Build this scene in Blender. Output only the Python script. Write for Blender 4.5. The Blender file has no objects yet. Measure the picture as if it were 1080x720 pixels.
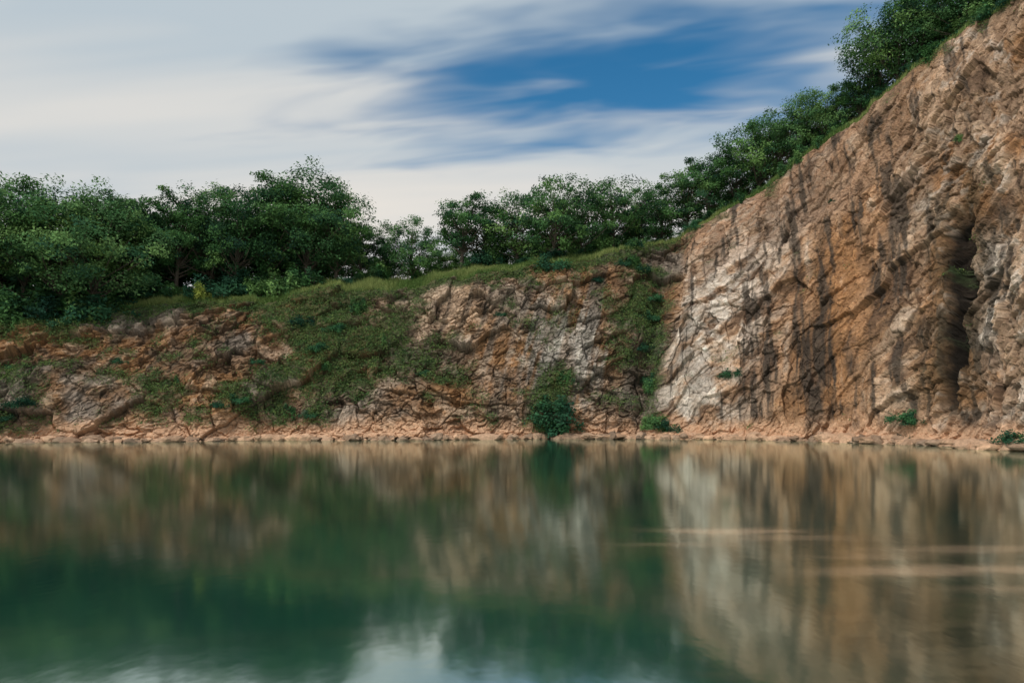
import bpy, math, random
import numpy as np
from mathutils import Vector
rng=np.random.default_rng(11); random.seed(11)
scene=bpy.context.scene

# ------------------------------------------------------------ noise helpers
def hsh(ix,iy,iz,s):
    n=(ix*73856093)^(iy*19349663)^(iz*83492791)^(s*2654435761)
    n=n&0xffffffff
    n=((n^(n>>16))*0x45d9f3b)&0xffffffff
    n=((n^(n>>16))*0x45d9f3b)&0xffffffff
    n=n^(n>>16)
    return n/4294967295.0
def vn(x,y,z,s=1):
    x=np.asarray(x,float);y=np.asarray(y,float)+0*x;z=np.asarray(z,float)+0*x
    fx=np.floor(x);fy=np.floor(y);fz=np.floor(z)
    ix=fx.astype(np.int64);iy=fy.astype(np.int64);iz=fz.astype(np.int64)
    x=x-fx;y=y-fy;z=z-fz
    x=x*x*(3-2*x);y=y*y*(3-2*y);z=z*z*(3-2*z)
    r=0
    for a in (0,1):
        wa=x if a else 1-x
        for b in (0,1):
            wb=y if b else 1-y
            for c in (0,1):
                wc=z if c else 1-z
                r=r+wa*wb*wc*hsh(ix+a,iy+b,iz+c,s)
    return r*2-1
def fbm(x,y,z,s=1,o=4,g=0.5):
    r=0;a=1;t=0;f=1
    for i in range(o):
        r=r+a*vn(x*f,y*f,z*f,s+i*17);t+=a;a*=g;f*=2.03
    return r/t*1.5
def ridged(x,y,z,s=1,o=5,g=0.55):
    r=0;a=1;t=0;f=1
    for i in range(o):
        r=r+a*(1-2.2*np.abs(vn(x*f,y*f,z*f,s+i*13)));t+=a;a*=g;f*=2.07
    return r/t
def facet2(x,y,s,tilt=1.4,nb=3):
    """flat-faced broken blocks in a 2-D frame: offset, edge distance, block random"""
    ix0=np.floor(x).astype(np.int64);iy0=np.floor(y).astype(np.int64)
    d1=np.full(x.shape,9.0);d2=np.full(x.shape,9.0);off=np.zeros(x.shape);rid=np.zeros(x.shape)
    z0=np.zeros_like(ix0)
    for a in (-1,0,1):
        for b in (-1,0,1):
            ix=ix0+a;iy=iy0+b
            r1=hsh(ix,iy,z0,s);r2=hsh(ix,iy,z0,s+1)
            dx=x-(ix+r1);dy=y-(iy+r2)
            d=np.abs(dx)*.55+np.abs(dy)*.55+.45*np.sqrt(dx*dx+dy*dy)
            r4=hsh(ix,iy,z0,s+3);r5=hsh(ix,iy,z0,s+4);r6=hsh(ix,iy,z0,s+5)
            o=(r4-.5)+dx*(r5-.5)*tilt+dy*(r6-.62)*tilt
            m=d<d1
            d2=np.where(m,d1,np.minimum(d2,d))
            off=np.where(m,o,off);rid=np.where(m,r4,rid);d1=np.where(m,d,d1)
    return off,d2-d1,rid
def ss(a,b,x):
    t=np.clip((x-a)/(b-a),0,1);return t*t*(3-2*t)
def mixc(c1,c2,w):
    w=np.clip(w,0,1)[...,None];return c1*(1-w)+c2*w
def C(*a): return np.array(a,float)

# ------------------------------------------------------------ mesh helpers
def mesh_np(name,V,F,mats=(),col=None,midx=None,smooth=False):
    me=bpy.data.meshes.new(name)
    V=np.ascontiguousarray(V,dtype=np.float32);F=np.ascontiguousarray(F,dtype=np.int32)
    n=F.shape[1]
    me.vertices.add(len(V));me.vertices.foreach_set('co',V.ravel())
    me.loops.add(F.size);me.loops.foreach_set('vertex_index',F.ravel())
    me.polygons.add(len(F));me.polygons.foreach_set('loop_start',np.arange(0,F.size,n,dtype=np.int32))
    me.polygons.foreach_set('loop_total',np.full(len(F),n,dtype=np.int32))
    for m in mats: me.materials.append(m)
    if midx is not None: me.polygons.foreach_set('material_index',np.asarray(midx,dtype=np.int32))
    me.polygons.foreach_set('use_smooth',np.full(len(F),smooth))
    me.update(calc_edges=True)
    if col is not None:
        at=me.color_attributes.new('Col','FLOAT_COLOR','POINT')
        c=np.ones((len(V),4),np.float32);c[:,:3]=col
        at.data.foreach_set('color',c.ravel())
    return me
def add(name,me,loc=(0,0,0),rot=(0,0,0),sc=(1,1,1)):
    o=bpy.data.objects.new(name,me);o.location=loc;o.rotation_euler=rot;o.scale=sc
    scene.collection.objects.link(o);return o
def grid_faces(nu,nv,closed=False):
    i=np.arange(nu if closed else nu-1)[:,None];j=np.arange(nv-1)[None,:]
    i2=(i+1)%nu
    return np.stack([i*nv+j,i2*nv+j,i2*nv+j+1,i*nv+j+1],-1).reshape(-1,4)

# ------------------------------------------------------------ materials
def newmat(n):
    m=bpy.data.materials.new(n);m.use_nodes=True
    nt=m.node_tree;nt.nodes.clear();return m,nt,nt.nodes,nt.links
def rock_mat(name,bump=0.5,lo=.45,hi=1.55):
    m,nt,N,L=newmat(name)
    out=N.new('ShaderNodeOutputMaterial');b=N.new('ShaderNodeBsdfPrincipled')
    b.inputs['Roughness'].default_value=0.88
    b.inputs['Specular IOR Level'].default_value=0.2
    at=N.new('ShaderNodeVertexColor');at.layer_name='Col'
    tc=N.new('ShaderNodeTexCoord')
    n1=N.new('ShaderNodeTexNoise');n1.inputs['Scale'].default_value=2.6;n1.inputs['Detail'].default_value=7;n1.inputs['Roughness'].default_value=0.8
    L.new(tc.outputs['Object'],n1.inputs['Vector'])
    r=N.new('ShaderNodeMapRange');r.inputs[1].default_value=0.3;r.inputs[2].default_value=0.7;r.inputs[3].default_value=lo;r.inputs[4].default_value=hi
    L.new(n1.outputs['Fac'],r.inputs[0])
    mx=N.new('ShaderNodeVectorMath');mx.operation='SCALE'
    L.new(at.outputs['Color'],mx.inputs[0]);L.new(r.outputs[0],mx.inputs['Scale'])
    L.new(mx.outputs[0],b.inputs['Base Color'])
    bp=N.new('ShaderNodeBump');bp.inputs['Strength'].default_value=bump;bp.inputs['Distance'].default_value=0.3
    L.new(n1.outputs['Fac'],bp.inputs['Height']);L.new(bp.outputs[0],b.inputs['Normal'])
    L.new(b.outputs[0],out.inputs[0]);return m
def leaf_mat(name,transl=0.3):
    m,nt,N,L=newmat(name)
    out=N.new('ShaderNodeOutputMaterial')
    at=N.new('ShaderNodeVertexColor');at.layer_name='Col'
    oi=N.new('ShaderNodeObjectInfo')
    hs=N.new('ShaderNodeHueSaturation')
    r=N.new('ShaderNodeMapRange');r.inputs[3].default_value=0.6;r.inputs[4].default_value=1.5;L.new(oi.outputs['Random'],r.inputs[0])
    r2=N.new('ShaderNodeMapRange');r2.inputs[3].default_value=0.53;r2.inputs[4].default_value=0.478;L.new(oi.outputs['Random'],r2.inputs[0])
    L.new(r.outputs[0],hs.inputs['Value']);L.new(r2.outputs[0],hs.inputs['Hue']);L.new(at.outputs['Color'],hs.inputs['Color'])
    b=N.new('ShaderNodeBsdfDiffuse')
    t=N.new('ShaderNodeBsdfTranslucent');mx=N.new('ShaderNodeMixShader');mx.inputs[0].default_value=transl
    L.new(hs.outputs[0],b.inputs['Color']);L.new(hs.outputs[0],t.inputs['Color'])
    L.new(b.outputs[0],mx.inputs[1]);L.new(t.outputs[0],mx.inputs[2]);L.new(mx.outputs[0],out.inputs[0]);return m
def bark_mat():
    m,nt,N,L=newmat('bark')
    out=N.new('ShaderNodeOutputMaterial');b=N.new('ShaderNodeBsdfPrincipled');b.inputs['Roughness'].default_value=0.9
    n=N.new('ShaderNodeTexNoise');n.inputs['Scale'].default_value=6;n.inputs['Detail'].default_value=6
    cr=N.new('ShaderNodeValToRGB');cr.color_ramp.elements[0].color=(0.035,0.027,0.02,1);cr.color_ramp.elements[1].color=(0.16,0.13,0.1,1)
    L.new(n.outputs['Fac'],cr.inputs[0]);L.new(cr.outputs[0],b.inputs['Base Color']);L.new(b.outputs[0],out.inputs[0]);return m
M_rock=rock_mat('quarry_rock',0.75,.55,1.45);M_soil=rock_mat('grassy_soil',0.4);M_bed=rock_mat('lakebed',0.1,.85,1.15)
M_leaf=leaf_mat('leaves',.25);M_grass=leaf_mat('grass_blades',0.3);M_bark=bark_mat()

# ------------------------------------------------------------ terrain control curves (metres)
shore=np.array([(-78,-10),(-75,15),(-66,40),(-56,55),(-46,64),(-31,69),(-19,72),(0,75),(10,76),(18,75),
 (28.5,69),(33.6,61),(35.6,55.6),(35.4,49),(38,40),(42,25),(50,8),(52,-8),(30,-6),(0,1.5),(-40,-6)],float)
rim=np.array([(-90,-16,8),(-86,15,12),(-76,45,13),(-64,64,13),(-53,74,12.8),(-36.3,80,15.0),(-21.6,83,16.6),(0.6,85,20.2),(11.6,87,22.2),(21.6,90,24.9),
 (33.9,82,32.2),(40.5,74,36.8),(43.6,66.5,38.6),(45.5,59,39.0),(50,47,39),(56,28,37),(63,8,32),(66,-20,16),(33,-14,2.2),(0,-4,1.0),(-42,-13,2.2)],float)
NC=len(shore)
def cr(P,U):
    i=np.floor(U).astype(int);f=(U-i)[:,None]
    p0=P[(i-1)%NC];p1=P[i%NC];p2=P[(i+1)%NC];p3=P[(i+2)%NC]
    return 0.5*((2*p1)+(-p0+p2)*f+(2*p0-5*p1+4*p2-p3)*f*f+(-p0+3*p1-3*p2+p3)*f**3)
Ufine=np.linspace(0,NC,8000,endpoint=False)
S=cr(shore,Ufine);R=cr(rim,Ufine)
mid=np.concatenate([S,S[:1]]);seg=np.linalg.norm(np.diff(mid,axis=0),axis=1)
midr=np.concatenate([R,R[:1]]);segr=np.linalg.norm(np.diff(midr,axis=0),axis=1)
dens=np.where((Ufine>3.5)&(Ufine<13.6),12.5,1.2)*np.maximum(seg,segr)
cum=np.concatenate([[0],np.cumsum(dens)]);nu=int(cum[-1])
U=np.interp(np.linspace(0,cum[-1],nu,endpoint=False),cum,np.concatenate([Ufine,[NC]]))
S=cr(shore,U);R=cr(rim,U)
sl=np.concatenate([[0],np.cumsum(np.linalg.norm(np.diff(S,axis=0),axis=1))])
slr=np.concatenate([[0],np.cumsum(np.linalg.norm(np.diff(R[:,:2],axis=0),axis=1))])
k0=int(np.argmin(np.abs(U-9.5)));slr=slr-slr[k0]+sl[k0]
R[:,2]+=0.5*fbm(sl/4,0,0,5)*ss(5,12,R[:,2])
out2=R[:,:2]-S;out2/=np.linalg.norm(out2,axis=1)[:,None]
tv=np.concatenate([np.linspace(-0.14,0,12,endpoint=False),np.linspace(0,1,380)])
nv=len(tv);print('grid',nu,nv)
T=tv[None,:]+0*U[:,None];UU=U[:,None]+0*T
Ue=UU-0.42*(T-.1)*np.exp(-((UU-8.9)/.6)**2)        # the slab edge leans to the right going up
wR=ss(8.6,8.8,Ue)*(1-ss(15.5,17,UU))
tp=np.clip(T,0,2)
gL=0.25*tp+0.75*tp**1.7
gR=0.75*tp+0.25*tp**2+0.03*np.sin(tp*9+UU*3)
g=gL*(1-wR)+gR*wR
g=np.where(T<0,T*1.3,g)
B=np.zeros((nu,nv,3))
B[...,:2]=S[:,None,:]+(R[:,None,:2]-S[:,None,:])*g[...,None]
B[...,2]=np.where(T<0,T/.14*7.0,R[:,None,2]*T)
dU=np.gradient(B,axis=0);dV=np.gradient(B,axis=1)
Nn=np.cross(dV,dU);Nn/=np.linalg.norm(Nn,axis=2)[...,None]+1e-9
sg=np.sign(-(Nn[...,0]*out2[:,None,0]+Nn[...,1]*out2[:,None,1]));Nn*=sg[...,None]
X,Y,Z=B[...,0],B[...,1],B[...,2]
gg=np.clip(g,0,1);SL=sl[:,None]*(1-gg)+slr[:,None]*gg
amp=ss(1.5,14,R[:,2])[:,None]+0*T
zer=0*SL
wx=.5*vn(SL/9,Z/9,zer,91)+.16*fbm(SL/.9,Z/.9,zer,92,3);wy=.5*vn(SL/9,Z/9,zer,93)+.16*fbm(SL/.9,Z/.9,zer,94,3)
def frame(dg,k=1.0):
    a_=math.radians(dg);c_,s_=math.cos(a_),math.sin(a_)
    return (SL+k*wx)*c_+(Z+k*wy)*s_,-(SL+k*wx)*s_+(Z+k*wy)*c_
aL,bL=frame(20);aL2,bL2=frame(-28);aL3,bL3=frame(8)
aR,bR=frame(44);aR2,bR2=frame(72);aR3,bR3=frame(24)
big=fbm(X/11,Y/11,Z/9,3,3)
l1,le1,lr1=facet2(aL/5.0,bL/3.2,101,1.6);l2,le2,lr2=facet2(aL2/2.0,bL2/1.2,202,1.7);l3,le3,lr3=facet2(aL3/.8,bL3/.46,303,1.8);l4,le4,lr4=facet2(aL/.33,bL/.24,404,2.0)
rdL=ridged(aL/3.2,bL/2.2,zer,41,4,.6)
patch=ss(-.3,.3,vn(SL/5,Z/6,zer,19))
dL=1.3*big+0.80*l1+(.28+.3*patch)*l2+(.15+.16*patch)*l3+0.12*l4+.14*rdL
q1,re1,rr1=facet2(aR/7.5,bR/3.2,111,1.3);q2,re2,rr2=facet2(aR2/2.9,bR2/1.5,222,1.6);q3,re3,rr3=facet2(aR3/1.15,bR3/.6,333,1.9);q4,re4,rr4=facet2(aR/.5,bR/.26,434,2.0)
q5,re5,rr5=facet2(aR/15,bR/1.2,555,.5)
rdR=ridged(aR/5.0,bR/1.4,zer,51,5,.6)
dR=1.1*big+.60*q1+(.14+.34*patch)*q2+(.09+.14*patch)*q3+0.09*q4+.20*rdR+.40*q5*(1-.5*patch)
disp=dL*(1-wR)+dR*wR
fn=fbm(X/0.6,Y/0.6,Z/0.6,44,3,.6);disp+=.08*fn
mixr=lambda p_,q_: p_*(1-wR)+q_*wR
r1=mixr(lr1,rr1);r2=mixr(lr2,rr2);r3=mixr(lr3,rr3);r4=mixr(lr4,rr4)
pick=lambda p_,q_: np.where(wR>.5,q_,p_)
e1=pick(le1,re1);e2=pick(le2,re2);e3=pick(le3,re3)
disp-=0.28*(1-.75*wR)*np.exp(-(e1/0.03)**2)+.08*np.exp(-(e2/0.05)**2)
wn=vn(Z/2.5,SL/5,zer,61)+.4*vn(Z/.8,SL/2,zer,62)
gu=np.exp(-((Ue-(8.5+.05*wn))/0.13)**2)
disp-=1.5*gu*ss(0,.15,T)*(1-.7*ss(.75,1,T))
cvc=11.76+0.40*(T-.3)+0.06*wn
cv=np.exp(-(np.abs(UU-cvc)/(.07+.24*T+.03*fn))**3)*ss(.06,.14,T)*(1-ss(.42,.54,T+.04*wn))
disp-=2.7*cv
disp+=.8*np.exp(-((Ue-8.95)/0.22)**2)*ss(.1,.3,T)*(1-ss(.7,1,T))
disp+=0.7*np.exp(-((Z-0.2)/0.45)**2)*(.6+.6*vn(SL/3,0,0,12))
disp*=amp*(1-.45*ss(.85,1,T))
P=B+Nn*disp[...,None]
# ---- rock colours (albedo, with the right-wall crevice's shade painted in)
brown=C(.225,.145,.096);rust=C(.335,.168,.072);tan=C(.51,.37,.262);gray=C(.38,.345,.31);white=C(.66,.60,.53);dark=C(.052,.043,.035);green=C(.045,.075,.028);pink=C(.64,.40,.255)
n1=fbm(X/6,Y/6,Z/5,7,4);n2=fbm(X/1.6,Y/1.6,Z/1.4,8,5,.6);n3=fbm(X/.5,Y/.5,Z/.45,9,3,.6)
streak=fbm(SL*0.9,Z*.13,zer,21,4);sfine=fbm(SL*3,Z*.3,zer,22,3)
bed=fbm(aR*.15,bR*1.0,zer,31,4,.6)
col=mixc(brown+0*Z[...,None],rust,ss(-.4,.5,n1+.2*n3)*.85)
col=mixc(col,tan,ss(.1,.7,n2+.6*(r2-.5)+.3*n1)*.65)
col=mixc(col,gray,ss(.1,.6,-n1+.4*n2+.5*(r1-.5))*.45)
col=mixc(col,dark,ss(.2,.65,-n2+.3*n3-.2*n1)*.7)
def zone(u0,su,t0,st): return np.exp(-((UU-u0)/su)**2-((T-t0)/st)**2)
col=mixc(col,gray*1.05,zone(7.5,.65,.45,.3)*ss(-.3,.4,streak+.4*n2))
col=mixc(col,white,zone(7.65,.45,.5,.2)*ss(.0,.5,streak+.5*sfine)*.95)
col=mixc(col,tan*1.12,zone(6.45,.4,.8,.18)*ss(-.6,.2,n2))
col=mixc(col,tan*.9,zone(6.6,.5,.35,.2)*ss(-.2,.5,n2)*.7)
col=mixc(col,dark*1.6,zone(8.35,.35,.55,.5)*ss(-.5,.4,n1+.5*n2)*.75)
col=mixc(col,dark*1.3,(1-wR)*ss(.25,.7,streak+.3*sfine)*.6)
cR=mixc(C(.375,.245,.16)+0*Z[...,None],C(.46,.355,.265),ss(-.3,.3,bed+.5*n2+.4*(r2-.5)))
lite=np.exp(-((UU-9.35-.6*(T-.4))/.52)**2)
cR=mixc(cR,C(.47,.415,.36),lite*ss(-.6,.3,n2+.5*bed)*.85)
cR=mixc(cR,white,lite*ss(.0,.5,n2+.5*bed+.3*streak+.4*(r2-.5))*.82*(1-ss(.6,.95,T)))
rz=np.exp(-((UU-10.25-.5*(T-.3))/.7)**2)*(1-ss(.55,.9,T+.15*n1))
cR=mixc(cR,rust,rz*ss(-.6,.0,n1*.4+.6*streak+.3*n2+.3)*.94)
cR=mixc(cR,C(.12,.07,.042),rz*ss(.0,.5,streak*.8+.4*n2-.3*n1)*.7)
cR=mixc(cR,brown*.8,zone(10.2,.5,.12,.2)*ss(-.2,.5,streak+.5*n2)*.7)
cR=mixc(cR,C(.34,.19,.108),ss(.58,.9,T+.1*n1)*ss(-.4,.3,bed+n2)*.85)
cR=mixc(cR,C(.42,.285,.19),ss(10.8,11.6,UU)*.6)
cR=mixc(cR,rust,ss(10.9,11.5,UU)*ss(-.1,.4,n1+.4*streak+.3*n2)*.85)
cR=mixc(cR,C(.55,.47,.39),zone(12.4,.35,.3,.2)*ss(-.2,.5,n2+streak)*.7)
cR=mixc(cR,white*.85,ss(10.6,11.6,UU)*ss(.2,.65,n2+.5*bed+.4*(r2-.5))*.5)
cR=mixc(cR,C(.11,.066,.043),ss(.12,.62,-bed*.7+.45*streak-.4*n2)*.8)
cR=mixc(cR,dark*1.1,ss(.28,.68,streak*.9+sfine*.5-n1*.3)*.78)
col=mixc(col,cR,wR)
col*= (0.76+0.48*r2)[...,None]*(0.82+.36*r3)[...,None]*(0.9+.2*r1)[...,None]*(.87+.26*r4)[...,None]
col=mixc(col,dark*.6,np.exp(-(e1/.012)**2)*.5*(1-.7*wR)+np.exp(-(e2/.03)**2)*.45+np.exp(-(e3/.05)**2)*.34)
col=mixc(col,pink,(1-ss(.8,3.0,Z+1.0*n2))*.9*ss(-1,-.1,n3+.5))
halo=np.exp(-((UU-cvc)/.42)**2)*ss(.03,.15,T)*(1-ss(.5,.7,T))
col=mixc(col,C(.085,.065,.038),halo*ss(-.5,.3,streak+.5*n2)*.75)  # dark surround painted on to make the crevice read darker
col=mixc(col,dark*.3,gu*.35+np.clip(cv*2.0,0,1)*.97)  # crevice shade painted in as near-black; gully darkened along its mask
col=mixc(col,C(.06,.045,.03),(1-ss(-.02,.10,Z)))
dU=np.gradient(P,axis=0);dV=np.gradient(P,axis=1);N2=np.cross(dV,dU);N2/=np.linalg.norm(N2,axis=2)[...,None]+1e-9
N2*=np.sign(N2[...,0]*Nn[...,0]+N2[...,1]*Nn[...,1]+N2[...,2]*Nn[...,2])[...,None]
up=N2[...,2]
vz=zone(6.0,.38,.72,.28)*1.1+zone(6.35,.28,.5,.2)*.7+zone(4.1,.5,.9,.2)*.8+zone(5.6,.5,.25,.18)*.6+zone(5.2,.5,.85,.15)*.4+zone(8.5,.27,.72,.3)*.9+zone(8.7,.12,.3,.2)*1.0+zone(7.35,.22,.24,.22)*.8+zone(4.0,.3,.3,.3)*.6+zone(7.5,.5,.85,.15)*.35+zone(4.9,.6,.4,.22)*.35+zone(8.1,.3,.5,.3)*.25
vz+=ss(.90,1.0,T)*(.75-.35*wR)+zone(11.8,.5,.74,.04)*.5+zone(10.8,.3,.4,.05)*.4+zone(9.1,.2,.25,.15)*.35+zone(11,.6,.1,.06)*.3+halo*.4+.22*(1-wR)
vn1=fbm(X/2.2,Y/2.2,Z/2.2,66,4)
veg=ss(.45,.95,vz+.6*vn1+.30*(up-.25))*ss(.6,1.8,Z)*amp
col=mixc(col,green,veg*.75)
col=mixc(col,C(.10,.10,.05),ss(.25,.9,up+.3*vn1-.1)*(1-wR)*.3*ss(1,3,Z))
col=mixc(col,C(.10,.10,.05),(1-amp)*.8)
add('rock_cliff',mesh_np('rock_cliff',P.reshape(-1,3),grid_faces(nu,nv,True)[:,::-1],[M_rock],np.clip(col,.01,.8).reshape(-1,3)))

# ------------------------------------------------------------ plateau above the rim
dd=np.concatenate([np.linspace(0,12,30),np.geomspace(13,1200,26)])
npd=len(dd)
cols=np.arange(0,nu,2);Up=U[cols];rimP=P[cols,-1,:]
sm=R[cols,2]
D=dd[None,:]+0*Up[:,None]
amp2=ss(1.5,14,sm)[:,None]
rise=(0.42*np.minimum(D,6)*np.exp(-((Up[:,None]-5.8)/2.6)**2)+0.22*np.minimum(D,8)*ss(8.5,9.5,Up)[:,None]+0.06*np.clip(D-6,0,120))*amp2
Q=np.zeros((len(cols),npd,3))
oc=out2[cols]
bl=ss(0,5,D)[...,None]
basexy=rimP[:,None,:2]*(1-bl)+R[cols][:,None,:2]*bl
Q[...,:2]=basexy+oc[:,None,:]*D[...,None]
bz=ss(0,5,D)
Q[...,2]=rimP[:,None,2]*(1-bz)+sm[:,None]*bz+rise+0.5*fbm(Q[...,0]/5,Q[...,1]/5,0*D,81,4)*ss(0,3,D)*amp2
gc=mixc(C(.085,.12,.04)+0*D[...,None],C(.15,.18,.065),ss(-.4,.5,fbm(Q[...,0]/3,Q[...,1]/3,0*D,82,4)))
gc=mixc(gc,C(.22,.16,.10),ss(.3,.8,fbm(Q[...,0]/2,Q[...,1]/2,0*D,83,4)))
add('ground',mesh_np('grassy_ground',Q.reshape(-1,3),grid_faces(len(cols),npd,True)[:,::-1],[M_soil],gc.reshape(-1,3),smooth=True))
def plat(u,d):
    i=int(np.argmin(np.abs(Up-u)));x=np.interp(d,dd,Q[i,:,0]);y=np.interp(d,dd,Q[i,:,1]);z=np.interp(d,dd,Q[i,:,2]);return np.array([x,y,z]),oc[i]
def cliff(u,t):
    i=int(np.argmin(np.abs(U-u)));j=int(np.argmin(np.abs(tv-t)));return P[i,j],Nn[i,j]

# ------------------------------------------------------------ lakebed and the turbid water above it
gx=np.linspace(-110,90,101);gy=np.linspace(-24,106,66)
GX,GY=np.meshgrid(gx,gy,indexing='ij')
add('lakebed',mesh_np('lakebed',np.stack([GX,GY,-4.6+.5*fbm(GX/9,GY/9,0*GX,3)],-1).reshape(-1,3),grid_faces(101,66),[M_bed],(C(.05,.08,.05)+0*GX[...,None]).reshape(-1,3),smooth=True))
xs=np.unique(np.concatenate([np.linspace(-92,-4,60),np.linspace(-4,24,420),np.linspace(24,72,50)]))
ys=np.unique(np.concatenate([np.linspace(-16,3,20),np.linspace(3,28,380),np.linspace(28,92,60)]))
GX,GY=np.meshgrid(xs,ys,indexing='ij')
def el(cx,cy,rx,ry,tilt=0):
    ax=GX-cx;ay=GY-cy-tilt*ax;return np.exp(-((ax/rx)**2+(ay/ry)**2))
# colour of the water body: green, with silt and drowned stones showing where it shoals on the right
bc=mixc(C(.004,.050,.037)+0*GX[...,None],C(.008,.068,.046),ss(-.5,.5,fbm(GX/12,GY/12,0*GX,5)))
o,e,r=facet2(GX/.5+.4*fbm(GX,GY,0*GX,2),GY/.40,909,1.2)
stones=C(.12,.088,.05)*(.55+.8*r[...,None])*(.4+.6*ss(.0,.15,e))[...,None]
bc=mixc(bc,stones,ss(.2,1.1,el(5.4,7.2,3.6,2.6)+.35*fbm(GX/1.3,GY/1.3,0*GX,23))*.65)
bc=mixc(bc,C(.13,.10,.055),ss(.1,1.0,el(9,12,7,4.5)+.4*fbm(GX/2.5,GY/1.5,0*GX,24))*.55)
for cx_,cy_,rx_,ry_,tl_,s_,wt in [(4.5,14.4,1.4,.50,-.02,15,.8),(5.0,13.6,1.7,.35,.0,25,.4),(6.9,10.7,2.1,.45,.06,16,.75),(8.6,12.4,2.3,.45,.04,17,.5),(3.2,12.9,1.3,.3,.0,18,.25),(5.8,11.8,1.6,.35,.05,19,.3),(8.0,9.6,1.8,.3,.05,20,.35)]:
    lump=el(cx_,cy_,rx_,ry_,tl_)*(1+.7*fbm(GX/.9,GY/.3,0*GX,s_,4))
    bc=mixc(bc,C(.74,.52,.34),ss(.0,1.1,lump)*wt*.9)
m,nt,N,L=newmat('lake_water')
outn=N.new('ShaderNodeOutputMaterial')
tc=N.new('ShaderNodeTexCoord')
mp=N.new('ShaderNodeMapping');mp.inputs['Scale'].default_value=(1.6,1.0,1);L.new(tc.outputs['Object'],mp.inputs[0])
nz=N.new('ShaderNodeTexNoise');nz.inputs['Scale'].default_value=2.2;nz.inputs['Detail'].default_value=2;L.new(mp.outputs[0],nz.inputs['Vector'])
bp=N.new('ShaderNodeBump');bp.inputs['Strength'].default_value=0.05;bp.inputs['Distance'].default_value=0.03;L.new(nz.outputs['Fac'],bp.inputs['Height'])
gl=N.new('ShaderNodeBsdfGlossy');gl.inputs['Roughness'].default_value=0.09;gl.inputs['Color'].default_value=(.86,.96,.91,1);L.new(bp.outputs[0],gl.inputs['Normal'])
at=N.new('ShaderNodeVertexColor');at.layer_name='Col'
df=N.new('ShaderNodeBsdfDiffuse');L.new(at.outputs['Color'],df.inputs['Color'])
fr=N.new('ShaderNodeFresnel');fr.inputs['IOR'].default_value=1.36
mr=N.new('ShaderNodeMapRange');mr.inputs[1].default_value=0.05;mr.inputs[2].default_value=0.6;mr.inputs[3].default_value=0.52;mr.inputs[4].default_value=0.90;L.new(fr.outputs[0],mr.inputs[0])
m2=N.new('ShaderNodeMixShader');L.new(mr.outputs[0],m2.inputs[0]);L.new(df.outputs[0],m2.inputs[1]);L.new(gl.outputs[0],m2.inputs[2])
L.new(m2.outputs[0],outn.inputs[0])
add('lake_water',mesh_np('lake_water',np.stack([GX,GY,0*GX],-1).reshape(-1,3),grid_faces(len(xs),len(ys)),[m],bc.reshape(-1,3)))

# ------------------------------------------------------------ shoreline rocks (one mesh)
import bmesh
bm=bmesh.new();bmesh.ops.create_icosphere(bm,subdivisions=2,radius=1)
bv=np.array([v.co[:] for v in bm.verts]);bf=np.array([[v.index for v in f.verts] for f in bm.faces]);bm.free()
VV=[];FF=[];CC=[];k=0
for i in range(1000):
    u=rng.uniform(3.6,13.6);p,n=cliff(u,0.0);s=0.13+0.75*rng.random()**3
    q=bv.copy();o_,e_,_=facet2(q[:,0]*1.1+i*7+q[:,2],q[:,1]*1.1-q[:,2],5);q*=(1+.45*o_)[:,None]
    q*=s*np.array([1.4,1.0,.6])*rng.uniform(.7,1.3,3)
    th=rng.uniform(0,6.28);q=q@np.array([[math.cos(th),-math.sin(th),0],[math.sin(th),math.cos(th),0],[0,0,1]])
    q+=np.array([p[0]+n[0]*rng.uniform(-.2,1.1),p[1]+n[1]*rng.uniform(-.2,1.1),rng.uniform(-.12,.3)])
    VV.append(q);FF.append(bf+k);k+=len(q)
    c=mixc(C(.62,.39,.25),C(.34,.24,.17),np.array(rng.random()))*rng.uniform(.6,1.2);CC.append(np.repeat(c[None,:],len(q),0))
add('shoreline_rocks',mesh_np('shoreline_rocks',np.concatenate(VV),np.concatenate(FF),[M_rock],np.concatenate(CC)))

# ------------------------------------------------------------ vegetation
def gs(n): return np.clip(rng.normal(size=(n,3)),-1.7,1.7)
def leaves(cen,L_,W_,upb=0.5,outv=None):
    n=len(cen)
    nm=rng.normal(size=(n,3))*.55;nm[:,2]+=upb
    if outv is not None: nm+=outv*.8
    nm/=np.linalg.norm(nm,axis=1)[:,None]
    r=rng.normal(size=(n,3));a=np.cross(nm,r);a/=np.linalg.norm(a,axis=1)[:,None];b=np.cross(nm,a)
    l=(L_*rng.uniform(.6,1.3,n))[:,None];w=(W_*rng.uniform(.6,1.3,n))[:,None]
    V=np.stack([cen+a*l,cen+b*w+nm*w*.3,cen-a*l,cen-b*w+nm*w*.3],1).reshape(-1,3)
    return V,np.arange(4*n).reshape(n,4)
def tube(pts,rad,ns=6):
    pts=np.array(pts,float);V=[];m_=len(pts)
    for i,p in enumerate(pts):
        t=pts[min(i+1,m_-1)]-pts[max(i-1,0)];t/=np.linalg.norm(t)+1e-9
        x=np.cross(t,[.31,.9,.2]);x/=np.linalg.norm(x);y=np.cross(t,x)
        for k_ in range(ns):
            an=k_/ns*6.2832;V.append(p+rad[i]*(x*math.cos(an)+y*math.sin(an)))
    F=[[i*ns+k_,i*ns+(k_+1)%ns,(i+1)*ns+(k_+1)%ns,(i+1)*ns+k_] for i in range(m_-1) for k_ in range(ns)]
    return np.array(V),np.array(F)
g1=C(.050,.136,.062);g2=C(.135,.26,.085);g3=C(.032,.096,.058)
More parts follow.
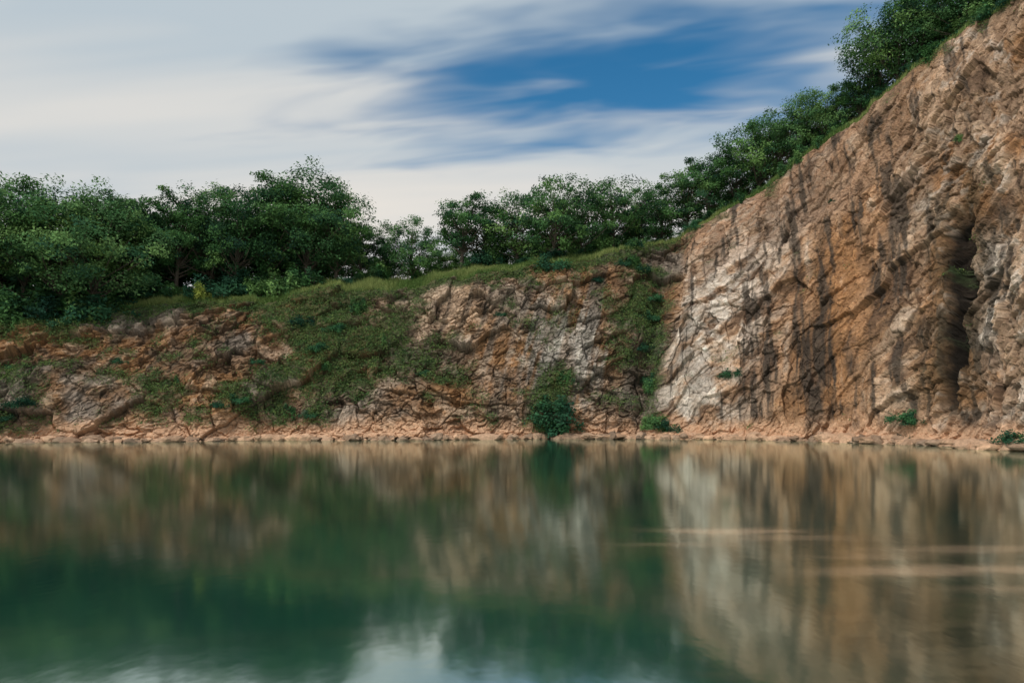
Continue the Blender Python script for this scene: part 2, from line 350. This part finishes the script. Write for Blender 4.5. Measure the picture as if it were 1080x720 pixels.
def make_tree(name,H,W,nc,cb=0.25,lobes=7,lf=55,ls=.17,open_=0.0,crf=(.10,.17)):
    V=[];F=[];Cc=[];Mi=[];k=0
    def put(v,f,c,mi):
        nonlocal k
        V.append(v);F.append(f+k);k+=len(v);Cc.append(c);Mi.append(np.full(len(f),mi))
    lean=rng.normal(size=2)*.05*H
    def trunkp(s):
        return np.array([lean[0]*s*s,lean[1]*s*s,H*s*.75])
    ts=np.linspace(0,1,8);r0=.020*H+.04
    v,f=tube([trunkp(s)+np.array([.04*H*math.sin(s*5+H),.03*H*math.cos(s*4),0])*s for s in ts],[r0*(1-.8*s) for s in ts],8)
    put(v,f,np.full((len(v),3),.1),1)
    cz=H*(cb+1)/2;rz=H*(1-cb)/2
    cents=[];tries=0
    ph=rng.uniform(0,6.28)
    while len(cents)<nc and tries<6000:
        tries+=1
        d=rng.normal(size=3);d/=np.linalg.norm(d);rr=rng.random()**.45
        shape=1+.22*math.sin(3*math.atan2(d[1],d[0])+ph)+.15*math.sin(5*d[2]+ph)
        c=np.array([d[0]*W/2*rr*shape,d[1]*W/2*rr*shape,cz+d[2]*rz*rr*.88])
        if c[2]<H*cb*.9: continue
        if all(np.linalg.norm((c-q))>.16*W*(1-.0002*tries) for q in cents): cents.append(c)
    for c in cents:
        c=c+np.array([lean[0],lean[1],0])*.5
        rc=W*rng.uniform(*crf)
        s0=min(max((c[2]/(H*.75))*rng.uniform(.35,.7),.15),.95)
        b0=trunkp(s0);midp=(b0+c)/2+np.array([0,0,-.04*H])+rng.normal(size=3)*.02*H
        qs=[b0*(1-t)**2+2*midp*t*(1-t)+c*t*t for t in np.linspace(0,1,6)]
        rb=r0*.42*(1-.6*s0)
        v,f=tube(qs,[rb*(1-.85*t) for t in np.linspace(0,1,6)],5);put(v,f,np.full((len(v),3),.1),1)
        tone=rng.random()
        for j in range(lobes):
            dl=rng.normal(size=3);dl/=np.linalg.norm(dl);sc=c+dl*rc*np.array([1.1,1.1,.7])*rng.uniform(.35,1.0)
            n=int(lf*rng.uniform(.6,1.4)*(1-open_*rng.random()))
            cen=sc+gs(n)*rc*np.array([.36,.36,.2])
            ov=(cen-np.array([0,0,cz]))/np.array([W/2,W/2,rz])
            v,f=leaves(cen,ls,ls*.55,.8,ov*.8)
            base=g1*(1-tone)+g2*tone if rng.random()<.8 else g3
            cc=base[None,:]*rng.uniform(.7,1.3,n)[:,None]
            cc=cc+rng.uniform(0,.02,(n,1))*np.array([1,.9,.1])
            put(v,f,np.repeat(cc,4,0),0)
    return mesh_np(name,np.concatenate(V),np.concatenate(F),[M_leaf,M_bark],np.concatenate(Cc),np.concatenate(Mi))
big=[make_tree('big_tree_a',15,13,50,.06,7,56,.18),make_tree('big_tree_b',14,11,46,.08,7,56,.18),make_tree('big_tree_c',15,14,48,.14,7,56,.18,.4),make_tree('big_tree_d',15,11,52,.10,6,60,.17,.2,(.08,.15))]
med=[make_tree('med_tree_a',9,9,40,.14,6,46,.145,.3),make_tree('med_tree_b',9,7.5,36,.08,6,48,.145,.2),make_tree('med_tree_c',8,9.5,34,.25,6,44,.145,.4,(.08,.14)),make_tree('med_tree_d',10,8,40,.12,6,46,.145,.4,(.09,.15)),make_tree('med_tree_e',9,10,46,.10,6,46,.145,.2,(.08,.14))]
H0s={'big_tree_a':15,'big_tree_b':14,'big_tree_c':15,'big_tree_d':15,'med_tree_a':9,'med_tree_b':9,'med_tree_c':8,'med_tree_d':10,'med_tree_e':9}
def make_shrub(name,R_,H_,n,ls,ca,cb_):
    V=[];F=[];Cc=[];k=0;Mi=[]
    for j in range(26):
        d=rng.normal(size=3);d[2]=abs(d[2]);d/=np.linalg.norm(d);rr=rng.uniform(.35,1)
        c=d*rr*np.array([R_,R_,H_])
        v,f=tube([np.zeros(3),c*.5+rng.normal(size=3)*.05,c],[.05,.03,.01],4)
        V.append(v);F.append(f+k);k+=len(v);Cc.append(np.full((len(v),3),.1));Mi.append(np.full(len(f),1))
        cen=c+gs(n)*np.array([R_,R_,H_])*.15
        v,f=leaves(cen,ls,ls*.5,.6,d[None,:]*.6)
        t=rng.random();cc=(ca*(1-t)+cb_*t)[None,:]*rng.uniform(.7,1.3,n)[:,None]
        V.append(v);F.append(f+k);k+=len(v);Cc.append(np.repeat(cc,4,0));Mi.append(np.full(len(f),0))
    return mesh_np(name,np.concatenate(V),np.concatenate(F),[M_leaf,M_bark],np.concatenate(Cc),np.concatenate(Mi))
shr=[make_shrub('shrub_a',1.2,1.3,70,.11,g1,g2),make_shrub('shrub_b',1.5,1.0,70,.11,g3,g1),make_shrub('shrub_c',.9,1.5,60,.10,g1,g2)]
shrY=make_shrub('shrub_yellow',1.0,1.5,60,.11,C(.12,.20,.05),C(.28,.35,.08))
def plant(nm,me,p,s,sx=1.0):
    add(nm,me,p,(rng.normal()*.04,rng.normal()*.04,rng.uniform(0,6.28)),(s*sx,s*sx,s))
pxU=lambda a_: float(np.interp(a_,[-150,0,200,345,545,640,720,850,950,1030,1100],[3,4,5,6,7,8,9,10,11,12,13]))
row=[(-110,5,16),(-60,4,15),(-20,6,16.2),(22,3.5,15.4),(62,1.2,14),(92,.8,14.2),(118,4,13.6),(150,7,12.8),(185,6,12.8),(222,7,14.4),(250,5,13.2),
 (285,7,15.2),(325,6,15.0),(355,6,12.4),(382,7,8.4),(430,6,8.4),(405,8,6.4),(478,6,10.6),(503,8,8.8),(540,7,9.6),(573,4,11.2),(606,5,9.2),(645,6,10.2),(672,7,9.2),(700,4,8.6),
 (728,4,10.2),(752,4,9.4),(778,5,9.0),(800,4,9.8),(824,4,9.2),(848,4,8.0),(868,3,6.6),(888,3.5,5.4),(905,3,6.6),(925,3.5,8.8),(948,3,10.0),(968,3,9.0),(990,4,9),(1012,3,7),(1040,4,8),(1075,4,8)]
for px_,d,Ht in row:
    p,o_=plat(pxU(px_),d)
    src=big if Ht>11.5 else med
    me=src[rng.integers(len(src))]
    p[2]-=.3;plant('broadleaf_tree',me,p,Ht/H0s[me.name],rng.uniform(.85,1.05))
for u in np.arange(2.6,13.4,.17):
    p,o_=plat(u+rng.uniform(-.05,.05),rng.uniform(11,18))
    if u<6.1: Ht=rng.uniform(9.5,13.5);src=big
    elif u<8.6: Ht=rng.uniform(4.2,6.2);src=med
    else: Ht=rng.uniform(3.5,5.0);src=med
    me=src[rng.integers(len(src))]
    p[2]-=.6;plant('broadleaf_tree',me,p,Ht/H0s[me.name],1.15)
for i in range(160):
    u=rng.uniform(3.2,13.2)
    if u<6.1: d=rng.uniform(2.4,7);s=rng.uniform(1.2,2.4)
    elif u<8.3: d=rng.uniform(4,8);s=rng.uniform(.8,1.8)
    else: d=rng.uniform(.3,4);s=rng.uniform(.6,1.3)
    p,_=plat(u,d);p[2]-=.2;plant('shrub',shr[rng.integers(3)],p,s)
for px_,d,s in [(-5,.4,2.4),(20,.3,2.6),(40,.1,2.3),(60,.1,2.9),(85,-.0,2.8),(105,.2,2.4),(125,1.0,2.0),(-25,.5,2.3),(70,1.5,2.9),(573,.3,1.7),(585,.1,1.3),(560,1,1.4)]:
    p,_=plat(pxU(px_),d);p[2]-=1.1;plant('shrub',shr[rng.integers(3)],p,s)
p,_=plat(pxU(212),1.2);p[2]+=.2;plant('yellow_green_shrub',shrY,p,1.2)
for u,t,s in [(7.40,.10,2.1),(7.33,.03,1.5),(7.47,.05,1.5),(7.36,.17,1.4),(7.5,.30,1.0),(6.18,.83,1.1),(6.05,.7,1.0),(6.3,.6,.8),(5.85,.75,1.0),(6.0,.45,.8),(5.95,.55,.9),(8.62,.3,1.2),(8.7,.24,1.0),(8.72,.05,1.3),(8.82,.05,1.1),(8.62,.06,.9),(8.55,.45,.8),(8.6,.6,.9),
  (9.42,.24,.9),(10.98,.06,1.0),(11.1,.05,.7),(11.0,.01,.5),(12.95,.01,.9),(13.1,.02,1.0),(4.05,.6,1.0),(4.1,.25,.9),(4.3,.88,1.3),(4.0,.2,.7),(4.6,.55,.6),(4.9,.4,.6),(5.35,.25,.8),(5.75,.18,1.0),(5.9,.15,.7),(5.2,.2,.6),(5.5,.5,.6),(6.9,.7,.5),(8.5,.85,.9),(8.35,.9,1.0),(8.65,.7,.9),(8.2,.9,.7),(7.9,.85,.6),(10.2,.78,.3),(11.7,.72,.5),(6.5,.4,.7),(6.75,.2,.6)]:
    p,n=cliff(u,t);plant('cliff_shrub',shr[1 if rng.random()<.6 else rng.integers(3)],(p[0]-n[0]*.2,p[1]-n[1]*.2,p[2]-.2*s),s)
w=(veg**1.5).copy();w[(UU<3.4)|(UU>13.6)]=0;w=w.ravel();w/=w.sum()
nk=8500
idx=rng.choice(w.size,nk,p=w)
base=P.reshape(-1,3)[idx]+Nn.reshape(-1,3)[idx]*.08
cen=np.repeat(base,15,0)+rng.normal(size=(nk*15,3))*np.array([.26,.26,.18])
v,f=leaves(cen,.09,.05,.6)
tone=np.repeat(rng.random(nk),15)[:,None];cc=(C(.045,.11,.045)*(1-tone)+C(.14,.20,.065)*tone)*rng.uniform(.7,1.3,(len(cen),1))
add('creeper_foliage',mesh_np('creeper_foliage',v,f,[M_leaf],np.repeat(cc,4,0)))
n=90000
ui=rng.integers(0,len(cols),n*3);keep=(Up[ui]>3.3)&(Up[ui]<13.7);ui=ui[keep][:n];n=len(ui)
d=np.abs(rng.normal(size=n))*2.6
fd=np.interp(d,dd,np.arange(npd));j0=fd.astype(int);ff=(fd-j0)[:,None]
root=Q[ui,j0]*(1-ff)+Q[ui,j0+1]*ff
root[:,:2]+=rng.normal(size=(n,2))*.08
hgt=rng.uniform(.2,.6,n)*(1+.5*vn(root[:,0]/2,root[:,1]/2,0,5))
th=rng.uniform(0,6.28,n);wd=rng.uniform(.02,.045,n)
sx=np.stack([np.cos(th)*wd,np.sin(th)*wd,0*th],1);tip=root+np.stack([rng.normal(size=n)*.12,rng.normal(size=n)*.12-.05,hgt],1)
v=np.stack([root-sx,root+sx,tip],1).reshape(-1,3)
tn=ss(-.5,.6,vn(root[:,0]/3,root[:,1]/3,0,6)+.3*rng.normal(size=n))[:,None]
cc=(C(.10,.17,.05)*(1-tn)+C(.25,.30,.11)*tn)*rng.uniform(.8,1.2,(n,1))
add('grass',mesh_np('grass',v,np.arange(3*n).reshape(n,3),[M_grass],np.repeat(cc,3,0)))

# ------------------------------------------------------------ sky and sun
w=bpy.data.worlds.new('World');scene.world=w;w.use_nodes=True
nt=w.node_tree;N=nt.nodes;L=nt.links;N.clear()
sun_el=math.radians(50);sun_az=math.radians(222)
wo=N.new('ShaderNodeOutputWorld')
sky=N.new('ShaderNodeTexSky');sky.sky_type='NISHITA';sky.sun_disc=False;sky.sun_elevation=sun_el;sky.sun_rotation=sun_az
hs=N.new('ShaderNodeHueSaturation');hs.inputs['Saturation'].default_value=1.45;hs.inputs['Hue'].default_value=.490;L.new(sky.outputs[0],hs.inputs['Color'])
bg1=N.new('ShaderNodeBackground');bg1.inputs[1].default_value=0.11;L.new(hs.outputs[0],bg1.inputs[0])
tc=N.new('ShaderNodeTexCoord');sp=N.new('ShaderNodeSeparateXYZ');L.new(tc.outputs['Generated'],sp.inputs[0])
def mth(op,a_,b_=None,c_=None):
    q=N.new('ShaderNodeMath');q.operation=op
    for i,v_ in enumerate((a_,b_,c_)):
        if v_ is None: continue
        if isinstance(v_,(int,float)): q.inputs[i].default_value=v_
        else: L.new(v_,q.inputs[i])
    return q.outputs[0]
zz=mth('ADD',mth('MAXIMUM',sp.outputs[2],0.0),0.12)
cx=mth('DIVIDE',sp.outputs[0],zz);cy=mth('DIVIDE',sp.outputs[1],zz)
aa=mth('SUBTRACT',cx,.30);bb=mth('MULTIPLY_ADD',aa,.2,mth('SUBTRACT',cy,1.63))
dist=mth('SQRT',mth('ADD',mth('POWER',mth('ABSOLUTE',mth('DIVIDE',aa,.66)),2.0),mth('POWER',mth('ABSOLUTE',mth('DIVIDE',bb,.30)),2.0)))
def noise(sx_,sy_,sc,det,off=0.0,shear=.2):
    cb=N.new('ShaderNodeCombineXYZ')
    L.new(mth('MULTIPLY_ADD',cx,sx_,off),cb.inputs[0]);L.new(mth('MULTIPLY',mth('MULTIPLY_ADD',cx,shear,cy),sy_),cb.inputs[1])
    n_=N.new('ShaderNodeTexNoise');n_.inputs['Scale'].default_value=sc;n_.inputs['Detail'].default_value=det;n_.inputs['Roughness'].default_value=.5
    n_.inputs['Distortion'].default_value=.3
    L.new(cb.outputs[0],n_.inputs['Vector']);return n_.outputs['Fac']
def mrange(v_,a_,b_,c_,d_):
    q=N.new('ShaderNodeMapRange');q.interpolation_type='SMOOTHSTEP';L.new(v_,q.inputs[0])
    for i,t_ in enumerate((a_,b_,c_,d_)): q.inputs[i+1].default_value=t_
    return q.outputs[0]
nA=noise(1.3,3.6,1.6,3,3.1)
nB=noise(.5,2.2,1.0,3,9.7,.05)
dn=mth('MULTIPLY_ADD',mth('SUBTRACT',nA,.5),2.2,dist)
hole=mrange(dn,.25,1.5,1.0,0.0)
hole2=mth('MULTIPLY',mrange(nB,.6,.8,0,.5),mrange(sp.outputs[2],.45,.7,0,1))
blue=mth('MAXIMUM',hole,hole2)
cr_=N.new('ShaderNodeValToRGB');cr_.color_ramp.elements[0].position=.35;cr_.color_ramp.elements[0].color=(.50,.575,.63,1);cr_.color_ramp.elements[1].position=.68;cr_.color_ramp.elements[1].color=(.81,.765,.705,1)
tone=mth('ADD',mth('MULTIPLY',nB,.9),mrange(sp.outputs[2],.1,.5,.2,-.08))
L.new(tone,cr_.inputs[0])
bg2=N.new('ShaderNodeBackground');bg2.inputs[1].default_value=1.0;L.new(cr_.outputs[0],bg2.inputs[0])
mx=N.new('ShaderNodeMixShader');L.new(blue,mx.inputs[0]);L.new(bg2.outputs[0],mx.inputs[1]);L.new(bg1.outputs[0],mx.inputs[2]);L.new(mx.outputs[0],wo.inputs[0])
sd=bpy.data.lights.new('sun','SUN');sd.energy=2.7;sd.angle=math.radians(7);sd.color=(1,.93,.84)
so=bpy.data.objects.new('sun',sd);scene.collection.objects.link(so)
dv=Vector((math.sin(sun_az)*math.cos(sun_el),math.cos(sun_az)*math.cos(sun_el),math.sin(sun_el)))
so.rotation_euler=dv.to_track_quat('Z','Y').to_euler();so.location=dv*100

# ------------------------------------------------------------ camera
cd=bpy.data.cameras.new('camera');cam=bpy.data.objects.new('camera',cd);scene.collection.objects.link(cam);scene.camera=cam
cd.sensor_width=36;cd.lens=25;cd.shift_y=80/1080;cd.clip_end=4000
cam.location=(0,0,2.3);cam.rotation_euler=(math.radians(90),0,0)
scene.view_settings.view_transform='Standard';scene.view_settings.look='None';scene.view_settings.exposure=0
